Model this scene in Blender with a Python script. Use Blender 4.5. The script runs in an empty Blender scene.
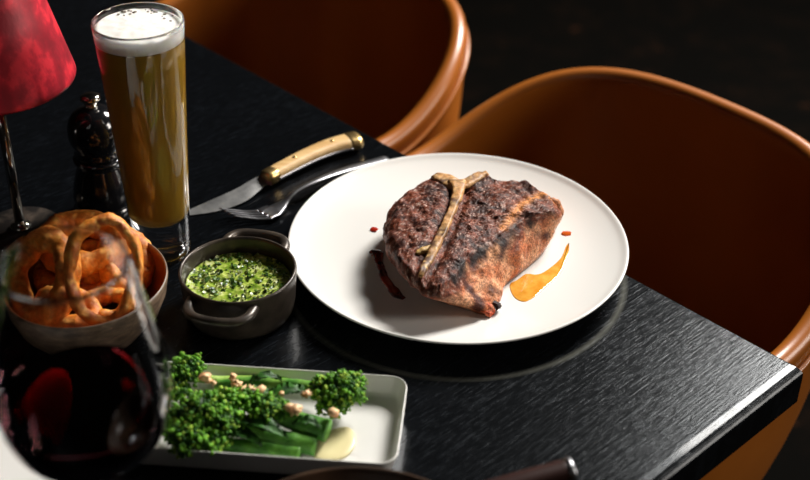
import bpy, bmesh, math, random
from mathutils import Vector, Matrix, noise, Euler
from math import sin, cos, pi, sqrt, hypot, atan2
random.seed(7)
SC = bpy.context.scene
COL = SC.collection
T = 0.75                                   # height of the table top

# ------------------------------------------------------------------ camera
FPX, TH, RO, HC = 1315.5, 0.5908, 0.0112, 0.644
fw = Vector((0, cos(TH), -sin(TH)))
_r = Vector((1, 0, 0)); _u = _r.cross(fw)
rt = _r*cos(RO) + _u*sin(RO)
up = -_r*sin(RO) + _u*cos(RO)
def at(px, py, h=0.0):
    """point at height h above the table that the photograph shows at a pixel"""
    d = fw*FPX + rt*(px-405) + up*(240-py)
    t = (h-HC)/d.z
    return Vector((d.x*t, d.y*t, T+h))
cam = bpy.data.cameras.new('camera'); co = bpy.data.objects.new('camera', cam); COL.objects.link(co)
co.matrix_world = Matrix(((rt.x, up.x, -fw.x, 0), (rt.y, up.y, -fw.y, 0), (rt.z, up.z, -fw.z, T+HC), (0, 0, 0, 1)))
cam.sensor_width = 36; cam.lens = FPX*36/810
cam.clip_start = 0.05; cam.clip_end = 50
cam.dof.use_dof = True; cam.dof.focus_distance = 1.07; cam.dof.aperture_fstop = 4.4
SC.camera = co

# ------------------------------------------------------------------ helpers
def lin(r, g, b, k=1.0):
    f = lambda c: ((c/255+.055)/1.055)**2.4 if c > 10 else c/255/12.92
    return (f(r)*k, f(g)*k, f(b)*k, 1)
def link(o): COL.objects.link(o); return o
def thing(name, label, cat, loc, rz=0, group=None):
    o = link(bpy.data.objects.new(name, None)); o.location = loc; o.rotation_euler = (0, 0, rz)
    o.empty_display_size = .02
    o['label'] = label; o['category'] = cat
    if group: o['group'] = group
    bpy.context.view_layer.update()
    return o
def tag(o, label, cat, group=None, kind=None):
    o['label'] = label; o['category'] = cat
    if group: o['group'] = group
    if kind: o['kind'] = kind
    return o
def mesh(name, vf, mat, parent=None, loc=None, rot=None, smooth=True, cols=None, world=False, subsurf=0, base=None, bevel=0):
    """one mesh object. world=True: vertices are given in world space and are moved to the parent's (or base's) frame"""
    V, Fc = vf
    me = bpy.data.meshes.new(name)
    if world:
        if parent is not None:
            root = parent.matrix_world if parent.parent is None else parent.parent.matrix_world @ parent.matrix_basis
            im = root.inverted(); V = [im @ Vector(v) for v in V]
        elif base is not None:
            b = Vector(base); V = [Vector(v)-b for v in V]; loc = base
    me.from_pydata([tuple(v) for v in V], [], Fc)
    bm = bmesh.new(); bm.from_mesh(me); bmesh.ops.recalc_face_normals(bm, faces=bm.faces); bm.to_mesh(me); bm.free()
    if smooth: me.polygons.foreach_set('use_smooth', [True]*len(me.polygons))
    if cols:
        a = me.color_attributes.new('Col', 'FLOAT_COLOR', 'POINT')
        for i, c in enumerate(cols): a.data[i].color = (c[0], c[1], c[2], 1)
    me.materials.append(mat)
    o = link(bpy.data.objects.new(name, me))
    if parent is not None: o.parent = parent
    if loc is not None: o.location = loc
    if rot is not None: o.rotation_euler = rot
    if bevel:
        m = o.modifiers.new('bevel', 'BEVEL'); m.width = bevel; m.segments = 3; m.limit_method = 'ANGLE'
    if subsurf:
        m = o.modifiers.new('sub', 'SUBSURF'); m.levels = subsurf; m.render_levels = subsurf
    return o
def loft(rings, cap0=True, cap1=True, closed=False):
    n = len(rings[0]); V = [Vector(p) for r in rings for p in r]; Fc = []
    m = len(rings)
    for j in range(m if closed else m-1):
        a, b = j*n, ((j+1) % m)*n
        for i in range(n):
            k = (i+1) % n
            Fc.append((a+i, a+k, b+k, b+i))
    if not closed:
        if cap0: Fc.append(tuple(range(n)))
        if cap1: Fc.append(tuple(range((m-1)*n, m*n)))
    return V, Fc
def lathe(prof, N=64, c=(0, 0, 0), cap0=True, cap1=True, closed=False):
    return loft([[(c[0]+r*cos(2*pi*i/N), c[1]+r*sin(2*pi*i/N), c[2]+z) for i in range(N)] for r, z in prof], cap0, cap1, closed)
def join(*vfs):
    V = []; Fc = []
    for v, f in vfs:
        k = len(V); V += list(v); Fc += [tuple(i+k for i in q) for q in f]
    return V, Fc
def spline(pts, n):
    """Catmull-Rom through the points, n samples"""
    P = [Vector(p) for p in pts]; P = [P[0]*2-P[1]] + P + [P[-1]*2-P[-2]]
    m = len(P)-3; out = []
    for i in range(n):
        t = i/(n-1)*m; k = min(int(t), m-1); t -= k
        a, b, c, d = P[k:k+4]
        out.append(.5*((2*b)+(c-a)*t+(2*a-5*b+4*c-d)*t*t+(3*b-a-3*c+d)*t**3))
    return out
def cspline(pts, n):
    P = [Vector(p) for p in pts]; m = len(P); out = []
    for i in range(n):
        t = i/n*m; k = int(t); t -= k
        a, b, c, d = (P[(k+j-1) % m] for j in range(4))
        out.append(.5*((2*b)+(c-a)*t+(2*a-5*b+4*c-d)*t*t+(3*b-a-3*c+d)*t**3))
    return out
def lerp_list(L, n):
    out = []
    for i in range(n):
        t = i/(n-1)*(len(L)-1); k = min(int(t), len(L)-2); t -= k
        out.append(L[k]*(1-t)+L[k+1]*t)
    return out
def tube(path, rad, N=12, flat=1.0, upv=(0, 0, 1), jitter=0, closed=False):
    """swept section; rad: one value or a list; flat: height/width of the section"""
    P = [Vector(p) for p in path]; n = len(P)
    R_ = rad if isinstance(rad, (list, tuple)) else [rad]*n
    if len(R_) != n: R_ = lerp_list(R_, n)
    U = Vector(upv); rings = []
    for i in range(n):
        t = (P[(i+1) % n]-P[i-1]) if closed else (P[min(i+1, n-1)]-P[max(i-1, 0)])
        t.normalize(); s = t.cross(U)
        if s.length < 1e-4: s = t.cross(Vector((1, 0, 0)))
        s.normalize(); w = s.cross(t)
        ring = []
        for k in range(N):
            a = 2*pi*k/N; r = R_[i]
            q = P[i]+s*r*cos(a)+w*r*flat*sin(a)
            if jitter: q += jitter*noise.noise_vector(q*180)
            ring.append(q)
        rings.append(ring)
    return loft(rings, closed=closed)
def rrect(lx, ly, rad, n=8):
    pts = []
    for cx, cy, a0 in ((lx-rad, ly-rad, 0), (-lx+rad, ly-rad, pi/2), (-lx+rad, -ly+rad, pi), (lx-rad, -ly+rad, 3*pi/2)):
        for i in range(n+1):
            a = a0+pi/2*i/n; pts.append((cx+rad*cos(a), cy+rad*sin(a)))
    return pts
_b = bmesh.new(); bmesh.ops.create_icosphere(_b, subdivisions=1, radius=1)
ICO1 = ([v.co.copy() for v in _b.verts], [tuple(v.index for v in f.verts) for f in _b.faces]); _b.free()
_b = bmesh.new(); bmesh.ops.create_icosphere(_b, subdivisions=3, radius=1)
ICO3 = ([v.co.copy() for v in _b.verts], [tuple(v.index for v in f.verts) for f in _b.faces]); _b.free()
def blob(c, r, base=ICO1, amp=0, freq=3, sc=(1, 1, 1)):
    V = []
    for v in base[0]:
        k = 1+amp*noise.noise(v*freq+Vector(c)*37)
        V.append(Vector((c[0]+v.x*r*k*sc[0], c[1]+v.y*r*k*sc[1], c[2]+v.z*r*k*sc[2])))
    return V, base[1]

# ------------------------------------------------------------------ materials
def mat(name, col=(.5, .5, .5, 1), rough=.5, metal=0, **kw):
    m = bpy.data.materials.new(name); m.use_nodes = True
    b = m.node_tree.nodes['Principled BSDF']
    b.inputs['Base Color'].default_value = col; b.inputs['Roughness'].default_value = rough; b.inputs['Metallic'].default_value = metal
    for k, v in kw.items(): b.inputs[k.replace('_', ' ')].default_value = v
    return m
def nd(m, t, **kw):
    n = m.node_tree.nodes.new(t)
    for k, v in kw.items():
        if k in ('operation', 'blend_type', 'data_type', 'attribute_name', 'feature', 'noise_dimensions', 'wave_type'): setattr(n, k, v)
        else: n.inputs[k.replace('_', ' ')].default_value = v
    return n
def lk(m, a, ao, b, bi): m.node_tree.links.new(a.outputs[ao], b.inputs[bi])
def bsdf(m): return m.node_tree.nodes['Principled BSDF']
def ramp(m, src, out, stops):
    r = m.node_tree.nodes.new('ShaderNodeValToRGB'); lk(m, src, out, r, 'Fac')
    e = r.color_ramp.elements
    e[0].position, e[0].color = stops[0]; e[1].position, e[1].color = stops[-1]
    for p, c in stops[1:-1]:
        x = e.new(p); x.color = c
    return r
def coords(m, scale=(1, 1, 1), kind='Object'):
    tc = m.node_tree.nodes.new('ShaderNodeTexCoord'); mp = m.node_tree.nodes.new('ShaderNodeMapping')
    mp.inputs['Scale'].default_value = scale; lk(m, tc, kind, mp, 'Vector'); return mp
def noisecol(m, scale, stops, mscale=(1, 1, 1), detail=6, bump=0, bdist=.001, rough=.55):
    mp = coords(m, mscale); n = nd(m, 'ShaderNodeTexNoise', Scale=scale, Detail=detail, Roughness=rough); lk(m, mp, 'Vector', n, 'Vector')
    r = ramp(m, n, 'Fac', stops); lk(m, r, 'Color', bsdf(m), 'Base Color')
    if bump:
        b = nd(m, 'ShaderNodeBump', Strength=bump, Distance=bdist); lk(m, n, 'Fac', b, 'Height'); lk(m, b, 'Normal', bsdf(m), 'Normal')
    return n
def g(v): return (v, v, v, 1)

M = {}
M['plate'] = mat('white_porcelain', (.80, .785, .75, 1), .22, Coat_Weight=.3, Coat_Roughness=.08)
M['dish'] = mat('white_dish_porcelain', (.82, .81, .77, 1), .3, Coat_Weight=.2)
M['steel'] = mat('steel', (.38, .38, .40, 1), .34, 1)
M['chrome'] = mat('chrome', (.62, .58, .52, 1), .14, 1)
M['brass'] = mat('brass', (.70, .48, .20, 1), .32, 1)
M['blade'] = mat('brushed_blade', (.34, .34, .35, 1), .42, 1)
noisecol(M['blade'], 60, [(.3, (.20, .20, .20, 1)), (.7, (.44, .44, .43, 1))], (1, 1, 1))
M['hwood'] = mat('pale_handle', lin(206, 168, 112), .45)
noisecol(M['hwood'], 14, [(.3, lin(190, 148, 92)), (.7, lin(222, 188, 132))], (1, 9, 9))
M['dwood'] = mat('dark_handle', lin(48, 26, 22), .35)
M['black'] = mat('black_lacquer', (.006, .006, .007, 1), .12, Coat_Weight=.6, Coat_Roughness=.06)
M['darkmetal'] = mat('dark_metal', (.02, .02, .02, 1), .4, .7)
M['glass'] = mat('clear_glass', (1, 1, 1, 1), 0, Transmission_Weight=1, IOR=1.46)

# black stained open-grain wood
m = M['table'] = mat('black_stained_oak', (.006, .0065, .008, 1), .3, Specular_IOR_Level=.15, Specular_Tint=(.85, .93, 1, 1), Coat_Weight=.12, Coat_Roughness=.06)
mp = coords(m, (620, 26, 9)); n1 = nd(m, 'ShaderNodeTexNoise', Scale=1, Detail=4, Roughness=.6, Distortion=.4); lk(m, mp, 'Vector', n1, 'Vector')
mp3 = coords(m, (300, 80, 60)); n3 = nd(m, 'ShaderNodeTexNoise', Scale=1, Detail=3, Roughness=.7); lk(m, mp3, 'Vector', n3, 'Vector')
mp2 = coords(m, (9, 5, 5)); n2 = nd(m, 'ShaderNodeTexNoise', Scale=1, Detail=5, Roughness=.6); lk(m, mp2, 'Vector', n2, 'Vector')
mx = nd(m, 'ShaderNodeMath', operation='MULTIPLY'); lk(m, n1, 'Fac', mx, 0); lk(m, n3, 'Fac', mx, 1)
pore = ramp(m, mx, 'Value', [(.22, g(0)), (.40, g(1))])
patch = ramp(m, n2, 'Fac', [(.35, g(.25)), (.65, g(1))])
pm = nd(m, 'ShaderNodeMath', operation='MULTIPLY'); lk(m, pore, 'Color', pm, 0); lk(m, patch, 'Color', pm, 1)
# thin pale ring, about plate-sized, varied by the patch noise
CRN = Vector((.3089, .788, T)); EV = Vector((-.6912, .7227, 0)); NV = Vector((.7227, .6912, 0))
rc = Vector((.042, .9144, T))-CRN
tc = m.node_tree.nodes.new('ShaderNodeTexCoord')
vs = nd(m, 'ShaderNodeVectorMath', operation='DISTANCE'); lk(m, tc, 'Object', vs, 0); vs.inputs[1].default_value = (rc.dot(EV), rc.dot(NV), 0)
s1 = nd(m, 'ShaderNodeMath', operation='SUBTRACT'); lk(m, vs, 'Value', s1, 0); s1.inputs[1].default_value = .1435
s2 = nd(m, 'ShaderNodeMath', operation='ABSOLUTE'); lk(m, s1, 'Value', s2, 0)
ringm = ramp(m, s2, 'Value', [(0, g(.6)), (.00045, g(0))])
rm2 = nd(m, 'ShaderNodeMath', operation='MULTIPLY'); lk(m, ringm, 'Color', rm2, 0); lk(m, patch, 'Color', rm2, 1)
mixc = nd(m, 'ShaderNodeMix', data_type='RGBA'); lk(m, pm, 'Value', mixc, 0)
mixc.inputs[6].default_value = (.0022, .0026, .0032, 1); mixc.inputs[7].default_value = (.006, .0075, .010, 1)
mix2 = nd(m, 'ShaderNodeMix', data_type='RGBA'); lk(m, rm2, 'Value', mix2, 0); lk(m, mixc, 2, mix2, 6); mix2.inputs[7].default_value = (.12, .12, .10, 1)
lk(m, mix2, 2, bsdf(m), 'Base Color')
bp = nd(m, 'ShaderNodeBump', Strength=.55, Distance=.0006); lk(m, mx, 'Value', bp, 'Height'); lk(m, bp, 'Normal', bsdf(m), 'Normal')
rr = ramp(m, pm, 'Value', [(0, g(.21)), (1, g(.36))]); lk(m, rr, 'Color', bsdf(m), 'Roughness')

m = M['leather'] = mat('orange_tan_leather', (.48, .135, .018, 1), .36, Coat_Weight=.3, Coat_Roughness=.25)
noisecol(m, 8, [(.3, (.34, .098, .009, 1)), (.7, (.41, .122, .013, 1))], bump=0)
nn = nd(m, 'ShaderNodeTexNoise', Scale=380, Detail=2); lk(m, coords(m), 'Vector', nn, 'Vector')
bb = nd(m, 'ShaderNodeBump', Strength=.12, Distance=.0004); lk(m, nn, 'Fac', bb, 'Height'); lk(m, bb, 'Normal', bsdf(m), 'Normal')

# vertex-coloured food
def vcol(name, rough=.45, nscale=300, bump=.4, dist=.0006, var=.35, **kw):
    m = mat(name, rough=rough, **kw)
    a = nd(m, 'ShaderNodeAttribute'); a.attribute_name = 'Col'
    n = nd(m, 'ShaderNodeTexNoise', Scale=nscale, Detail=5, Roughness=.65); lk(m, coords(m), 'Vector', n, 'Vector')
    r = ramp(m, n, 'Fac', [(.3, g(1-var)), (.7, g(1+var))])
    x = nd(m, 'ShaderNodeMix', data_type='RGBA', blend_type='MULTIPLY'); x.inputs[0].default_value = 1
    lk(m, a, 'Color', x, 6); lk(m, r, 'Color', x, 7); lk(m, x, 2, bsdf(m), 'Base Color')
    b = nd(m, 'ShaderNodeBump', Strength=bump, Distance=dist); lk(m, n, 'Fac', b, 'Height'); lk(m, b, 'Normal', bsdf(m), 'Normal')
    return m
M['meat'] = vcol('seared_meat', .46, 560, .8, .0009, .8, Specular_IOR_Level=.2)
M['bone'] = vcol('roasted_bone', .5, 350, .6, .0008, .35)
M['batter'] = vcol('fried_batter', .5, 220, .8, .0014, .35, Subsurface_Weight=.12, Subsurface_Radius=(.006, .002, .001))
M['green'] = vcol('broccolini_green', .5, 500, .4, .0005, .35, Specular_IOR_Level=.3)
M['nut'] = vcol('toasted_nut', .5, 400, .3, .0004, .2)
M['herb'] = vcol('chopped_herb', .35, 500, .2, .0004, .2)

# red shade: satin with a blotchy weave
m = M['shade'] = mat('red_satin', (.45, .01, .02, 1), .5, Coat_Weight=.1, Coat_Roughness=.3)
noisecol(m, 55, [(.38, (.26, .002, .012, 1)), (.52, (.40, .004, .018, 1)), (.63, (.72, .018, .036, 1))], (1, 1, .8), 4, bump=.5, bdist=.0012)
m = M['pot'] = mat('dark_enamel', (.03, .026, .022, 1), .34, .35)
noisecol(m, 60, [(.35, (.030, .024, .019, 1)), (.75, (.10, .078, .06, 1))], bump=.25, bdist=.0004)
m = M['stone'] = mat('speckled_stoneware', (.2, .15, .1, 1), .45)
noisecol(m, 90, [(.35, lin(78, 62, 50)), (.6, lin(118, 98, 80)), (.8, lin(150, 128, 106))], (1, 1, 2.5), bump=.3, bdist=.0004)
M['bowlin'] = mat('brown_glaze', lin(128, 62, 26), .3, Coat_Weight=.3)
m = M['basestone'] = mat('dark_marble', (.05, .04, .035, 1), .4)
noisecol(m, 70, [(.45, (.010, .008, .007, 1)), (.62, (.045, .034, .026, 1)), (.8, (.12, .09, .07, 1))], bump=.3)
m = M['beer'] = mat('amber_beer', lin(172, 134, 40), .28, Transmission_Weight=.22, IOR=1.34)
M['foam'] = mat('beer_foam', (.93, .90, .84, 1), .75, Subsurface_Weight=.25, Subsurface_Radius=(.004, .003, .002))
n = noisecol(M['foam'], 260, [(.22, (.80, .76, .68, 1)), (.45, (.94, .92, .87, 1))], bump=.25, bdist=.0006)
m = M['wine'] = bpy.data.materials.new('red_wine'); m.use_nodes = True
nt = m.node_tree; nt.nodes.remove(nt.nodes['Principled BSDF'])
gb = nt.nodes.new('ShaderNodeBsdfGlass'); gb.inputs['IOR'].default_value = 1.34; gb.inputs['Color'].default_value = (.95, .45, .5, 1)
va = nt.nodes.new('ShaderNodeVolumeAbsorption'); va.inputs['Color'].default_value = (.62, .02, .06, 1); va.inputs['Density'].default_value = 280
om = [x for x in nt.nodes if x.type == 'OUTPUT_MATERIAL'][0]
nt.links.new(gb.outputs[0], om.inputs['Surface']); nt.links.new(va.outputs[0], om.inputs['Volume'])
M['jus'] = mat('amber_jus', lin(226, 158, 52), .12, Coat_Weight=.4)
noisecol(M['jus'], 90, [(.35, lin(216, 140, 40)), (.65, lin(236, 178, 78))])
M['blood'] = mat('dark_meat_juice', lin(92, 22, 8), .1, Coat_Weight=.5)
noisecol(M['blood'], 60, [(.4, lin(50, 14, 10)), (.6, lin(150, 44, 14))])
M['drop'] = mat('orange_drop', lin(190, 84, 26), .12, Coat_Weight=.5)
M['reddrop'] = mat('red_drop', lin(160, 34, 16), .15)
M['cream'] = mat('cream_sauce', lin(226, 214, 164), .3)
m = M['chim'] = mat('herb_oil', lin(150, 170, 60), .2, Coat_Weight=.5)
noisecol(m, 130, [(.30, lin(50, 84, 16)), (.45, lin(130, 160, 50)), (.57, lin(190, 204, 100)), (.70, lin(232, 236, 180))], bump=.5, bdist=.001)
m = M['floor'] = mat('dark_floor', (.01, .006, .004, 1), .9, Specular_IOR_Level=.03)
noisecol(m, 8, [(.48, (.0012, .0010, .0007, 1)), (.62, (.003, .0017, .0010, 1)), (.74, (.045, .016, .006, 1))], detail=8, rough=.7)
m = M['wall'] = mat('dark_wall', (.02, .015, .012, 1), .8)
noisecol(m, 4, [(.4, (.012, .008, .006, 1)), (.7, (.03, .018, .012, 1))])

# ------------------------------------------------------------------ setting
def box(x0, x1, y0, y1, z0, z1):
    V = [(x, y, z) for x in (x0, x1) for y in (y0, y1) for z in (z0, z1)]
    return V, [(0, 1, 3, 2), (4, 6, 7, 5), (0, 4, 5, 1), (2, 3, 7, 6), (0, 2, 6, 4), (1, 5, 7, 3)]
o = mesh('floor', box(-3.2, 3.6, -1.2, 4.6, -.05, 0), M['floor'], smooth=False); o['kind'] = 'structure'
o = mesh('wall_back', box(-3.2, 3.6, 4.6, 4.7, 0, 2.9), M['wall'], smooth=False); o['kind'] = 'structure'

# table: local x runs along the long edge (EV), local y across it (NV)
ROT = atan2(EV.y, EV.x)      # local y of this frame is -NV
tb = thing('dining_table', 'black stained oak dining table with worn open grain carrying the whole meal', 'table', (CRN.x, CRN.y, 0), 0)
tm = Matrix.Translation(CRN)
def slab():
    L, W, t, b = 1.25, .76, .036, .0035
    rings = []
    for z, ins, e2 in ((-t, .003, .003), (-t+.003, 0, 0), (-.006, 0, 0), (-.0042, .0004, .0007), (-.0026, .0009, .0020), (-.0013, .0015, .0038), (-.0004, .0022, .0060), (0, .0035, .0115)):
        rings.append([(x, y, z) for x, y in ((e2, -ins), (e2, -W+ins), (L-ins, -W+ins), (L-ins, -ins))])
    V, Fc = loft(rings)
    R3 = lambda v: EV*v[0]+NV*v[1]+Vector((0, 0, v[2]))
    return V, Fc, R3
V, Fc, R3 = slab()
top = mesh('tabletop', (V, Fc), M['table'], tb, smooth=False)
# orient so that object coordinates are (along edge, across, height)
top.matrix_local = Matrix(((EV.x, NV.x, 0, 0), (EV.y, NV.y, 0, 0), (0, 0, 1, T), (0, 0, 0, 1)))
mc = CRN+EV*.62-NV*.42
mesh('pedestal_column', lathe([(.06, .03), (.045, .06), (.04, .12), (.04, .62), (.07, .69), (.13, .714)], 40, (mc.x, mc.y, 0)), M['darkmetal'], tb, world=True)
mesh('pedestal_base', lathe([(.22, .0), (.23, .006), (.22, .018), (.10, .03), (.05, .035)], 48, (mc.x, mc.y, 0)), M['darkmetal'], tb, world=True)

# ------------------------------------------------------------------ armchairs
def chair_shell():
    NP = 96
    def S(v): return v*v*(3-2*v)
    def rim(ph):
        c, s = cos(ph), sin(ph); q = 2.5
        k = (abs(c)**q+abs(s)**q)**(-1/q)
        d = c*k; a = s*k
        dd = d*(.243 if d > 0 else .275); aa = a*.238
        # height above the table
        if d > 0: h = -.062+.073*S(min(1, max(0, d/1.0)))
        else: h = -.062-.008*(-d)-.235*S(min(1, max(0, (-d-.35)/.6)))
        return aa, dd, h
    rings = []
    for i in range(NP):
        a, d, h = rim(2*pi*i/NP); u = Vector((a, d, 0)); r = u.length; u.normalize()
        prof = []
        hb = -.43; th = .019; rr_ = .0135
        # outside, from the bottom up
        for t in (1, .93, .82, .68, .52, .36, .20, .07):
            s = 1-.40*t**2.3
            z = h-.012+(hb-h+.012)*t
            prof.append((r*s, z))
        for k in range(9):                      # rolled rim
            b = pi*(k/8)
            prof.append((r-th/2+cos(b)*th/2*1.12, h-.010+sin(b)*.0115))
        hs = min(h-.02, -.32)
        for t in (.08, .2, .36, .52, .68, .82, .93, 1):
            s = 1-.28*t**2.5
            z = h-.014+(hs-.02-h)*t
            prof.append(((r-th)*s, z))
        prof += [((r-th)*.55, hs-.035), ((r-th)*.2, hs-.035)]
        rings.append([(u.x*p, u.y*p, z) for p, z in prof])
    n = len(rings[0]); V = [Vector(p) for R_ in rings for p in R_]; Fc = []
    for i in range(NP):
        j = (i+1) % NP
        for k in range(n-1): Fc.append((i*n+k, i*n+k+1, j*n+k+1, j*n+k))
    Fc.append(tuple(i*n for i in range(NP))); Fc.append(tuple(i*n+n-1 for i in range(NP)))
    # welt: a piping line just outside and below the roll
    W = []
    for i in range(NP):
        a, d, h = rim(2*pi*i/NP); u = Vector((a, d, 0)); r = u.length; u.normalize()
        W.append((u.x*(r+.0025), u.y*(r+.0025), h-.0235))
    return (V, Fc), tube(W, .0028, 8, closed=True)
shell, welt = chair_shell()
def make_chair(name, label, s, dcen):
    p = CRN+EV*s+NV*dcen
    c = thing(name, label, 'chair', (p.x, p.y, 0), 0, 'tan leather tub chairs along the far side of the table')
    rotm = Matrix(((EV.x, NV.x, 0, 0), (EV.y, NV.y, 0, 0), (0, 0, 1, T), (0, 0, 0, 1)))
    def add(nm, vf, mt, **k):
        o = mesh(nm, vf, mt, c, **k); o.matrix_local = rotm; return o
    sh = add('shell', shell, M['leather'], subsurf=1)
    add('rim_piping', welt, M['leather'])
    add('seat_cushion', loft([[(x*k, y*k-.03, z) for x, y in rrect(.155, .175, .07)] for k, z in ((.8, -.352), (1, -.345), (1.03, -.325), (1, -.305), (.9, -.297), (.4, -.292), (.05, -.291))]), M['leather'])
    for sx in (-1, 1):
        for sy in (-1, 1):
            add('leg', tube([(sx*.10, sy*.10, -.425), (sx*.16, sy*.17, -.60), (sx*.20, sy*.21, -.75)], [.014, .012, .009], 12), M['darkmetal'])
    return c
make_chair('armchair', 'tan leather tub chair behind the round steak plate, nearest the table corner', .288, .068)
make_chair('armchair', 'tan leather tub chair further back, beyond the wooden-handled steak knife', .792, .068)

# ------------------------------------------------------------------ dinner plate
PC = Vector((.0450, .9313, T))
def ph(r):      # plate surface height
    if r < .085: return .0105
    t = min(1, (r-.085)/.06); return .0105+.0115*t*t
pp = [(.002, .003), (.070, .003), (.074, .0), (.079, .0), (.082, .004), (.105, .0075), (.130, .0150), (.1435, .0195), (.1449, .0210), (.1442, .0222), (.1425, .0223)]
pp += [(r, ph(r)) for r in (.139, .135, .13, .125, .12, .115, .11, .105, .10, .095, .09, .085, .06, .03, .002)]
mesh('dinner_plate', lathe(pp, 128), M['plate'], loc=PC, subsurf=1)
tag(bpy.data.objects['dinner_plate'], 'large round white porcelain plate under the T-bone steak', 'plate')

# ------------------------------------------------------------------ sauce marks on the plate
def puddle(name, px, h0, thick, mt, label, n=72):
    P = [at(x, y, h0) for x, y in px]; C = sum(P, Vector())/len(P)
    O = cspline(P, n); rings = []
    for k, z in ((1, 0), (.97, thick*.6), (.9, thick), (.6, thick*1.05), (.3, thick*1.05), (.03, thick*1.05)):
        # shrink towards the nearest point of a medial line rather than one centre for slender marks
        rings.append([((p.x-C.x)*k+C.x, (p.y-C.y)*k+C.y, T+h0+z) for p in O])
    V, Fc = loft(rings)
    o = mesh(name, (V, Fc), mt, world=True, base=(C.x, C.y, T+h0)); tag(o, label, 'sauce'); return o
def smear(name, pts, h0, widths, thick, mt, label, n=48, cat='sauce'):
    """slender mark: pixel centreline with half widths in metres"""
    P = spline([at(x, y, h0) for x, y in pts], n); W = lerp_list(widths, n)
    rings = []
    for i in range(n):
        t = (P[min(i+1, n-1)]-P[max(i-1, 0)]).normalized(); s = Vector((t.y, -t.x, 0))
        w = W[i]*(1+.35*noise.noise(P[i]*160)); c = P[i]+s*(.0008*noise.noise(P[i]*120+Vector((9, 0, 0))))
        rings.append([c+s*w, c+s*w*.8+Vector((0, 0, thick*.8)), c+Vector((0, 0, thick)), c-s*w*.8+Vector((0, 0, thick*.8)), c-s*w, c-Vector((0, 0, .0003))])
    o = mesh(name, loft(rings), mt, world=True, base=tuple(P[n//2])); tag(o, label, cat); return o
hp = .0106
def poly(name, px, h0, thick, mt, label, n=90, cat='sauce'):
    O = cspline([at(x, y, h0) for x, y in px], n); C = sum(O, Vector())/n
    nr_ = []
    for i in range(n):
        t = (O[(i+1) % n]-O[i-1]).normalized(); nr_.append(Vector((t.y, -t.x, 0)))
    sg = 1 if (O[0]+nr_[0]*.001-C).length < (O[0]-C).length else -1
    ar = sum(O[i].x*O[(i+1) % n].y-O[(i+1) % n].x*O[i].y for i in range(n)); sg = -1 if ar > 0 else 1
    rings = [O, [O[i]+nr_[i]*sg*.0003+Vector((0, 0, thick*.7)) for i in range(n)], [O[i]+nr_[i]*sg*.0008+Vector((0, 0, thick)) for i in range(n)]]
    o = mesh(name, loft(rings), mt, world=True, base=tuple(C)); tag(o, label, cat); return o
poly('jus_puddle', [(570, 242), (566, 246), (562, 256), (556, 263), (544, 272), (536, 274.5), (526, 274), (517, 280), (510, 284), (511, 292), (516, 299), (524, 302), (530, 300), (536, 296), (547, 286), (556, 278), (562, 270), (566, 260), (569, 252)], hp, .0004, M['jus'], 'amber jus smear with a thin tail on the right of the white plate')
smear('jus_drop', [(562, 233), (566, 234), (571, 234.5)], hp, [.0030, .0048, .0034], .0012, M['drop'], 'small orange drop above the amber jus on the plate')
smear('juice_drop', [(371, 229), (374, 230), (377, 231)], hp, [.0028, .0040, .0028], .0012, M['reddrop'], 'tiny dark red drop on the plate left of the steak')
smear('juice_streak', [(371, 251), (377, 254), (380, 263), (384, 276), (391, 287), (398, 295), (404, 299)], hp, [.0028, .0055, .0036, .0034, .0044, .0040, .002], .0012, M['blood'], 'dark red brown juice streak on the plate left of the steak')

# ------------------------------------------------------------------ T-bone steak
topo = [(433, 176), (446, 180), (460, 183), (474, 177), (487, 175), (503, 178), (527, 182), (547, 192), (558, 204), (556, 211), (544, 212), (523, 222), (503, 238), (480, 251), (462, 266), (452, 278), (440, 288), (424, 287), (409, 273), (398, 258), (391, 240), (388, 222), (392, 207), (400, 194), (413, 184)]
boto = [(436, 215), (446, 217), (460, 218), (474, 215), (487, 214), (503, 215), (527, 218), (545, 222), (557, 226), (552, 234), (545, 250), (532, 264), (517, 276), (504, 287), (500, 302), (487, 315), (464, 309), (444, 303), (421, 290), (406, 276), (395, 262), (391, 248), (392, 240), (402, 228), (416, 220)]
HT, HB = .0495, .0108
NA = 360
tp = cspline([at(x, y, HT) for x, y in topo], NA); bt = cspline([at(x, y, HB) for x, y in boto], NA)
CT = at(468, 226, HT); CB = at(468, 250, HB)
bone_stem = spline([at(456, 184, HT), at(458, 196, HT), at(452, 214, HT), at(444, 232, HT), at(436, 250, HT), (at(427, 266, HT)), at(420, 280, HT)], 40)
bone_bar = spline([at(433, 176, HT), at(445, 181, HT), at(456, 186, HT), at(468, 184, HT), at(480, 177, HT), at(489, 175, HT)], 30)
def dseg(p, L):
    return min((Vector((p.x, p.y))-Vector((q.x, q.y))).length for q in L)
fat_edge = spline([at(503, 228, HT), at(513, 218, HT), at(523, 207, HT), at(534, 198, HT), at(546, 194, HT), at(554, 199, HT)], 30)
char_edge = spline([at(452, 280, HT), at(462, 266, HT), at(480, 251, HT), at(503, 238, HT), at(515, 226, HT), at(530, 218, HT)], 40)
rings = []; meta = []
for k in (.02, .3, .7, .93):
    rings.append([CB.lerp(p, k) for p in bt]); meta.append('b')
NS = 30
for j in range(NS+1):
    t = j/NS; ring = []
    for i in range(NA):
        b, q = bt[i], tp[i]
        e = t*t*(3-2*t)
        p = Vector((b.x*(1-e)+q.x*e, b.y*(1-e)+q.y*e, b.z*(1-t)+q.z*t))
        o_ = p-Vector((CT.x, CT.y, p.z)); o_.z = 0; o_.normalize()
        p += o_*(.0045*sin(pi*min(1, t*1.02)))
        if t > .8: p += -o_*.004*((t-.8)/.2)**2
        ring.append(p)
    rings.append(ring); meta.append('s')
NI = 64
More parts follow.
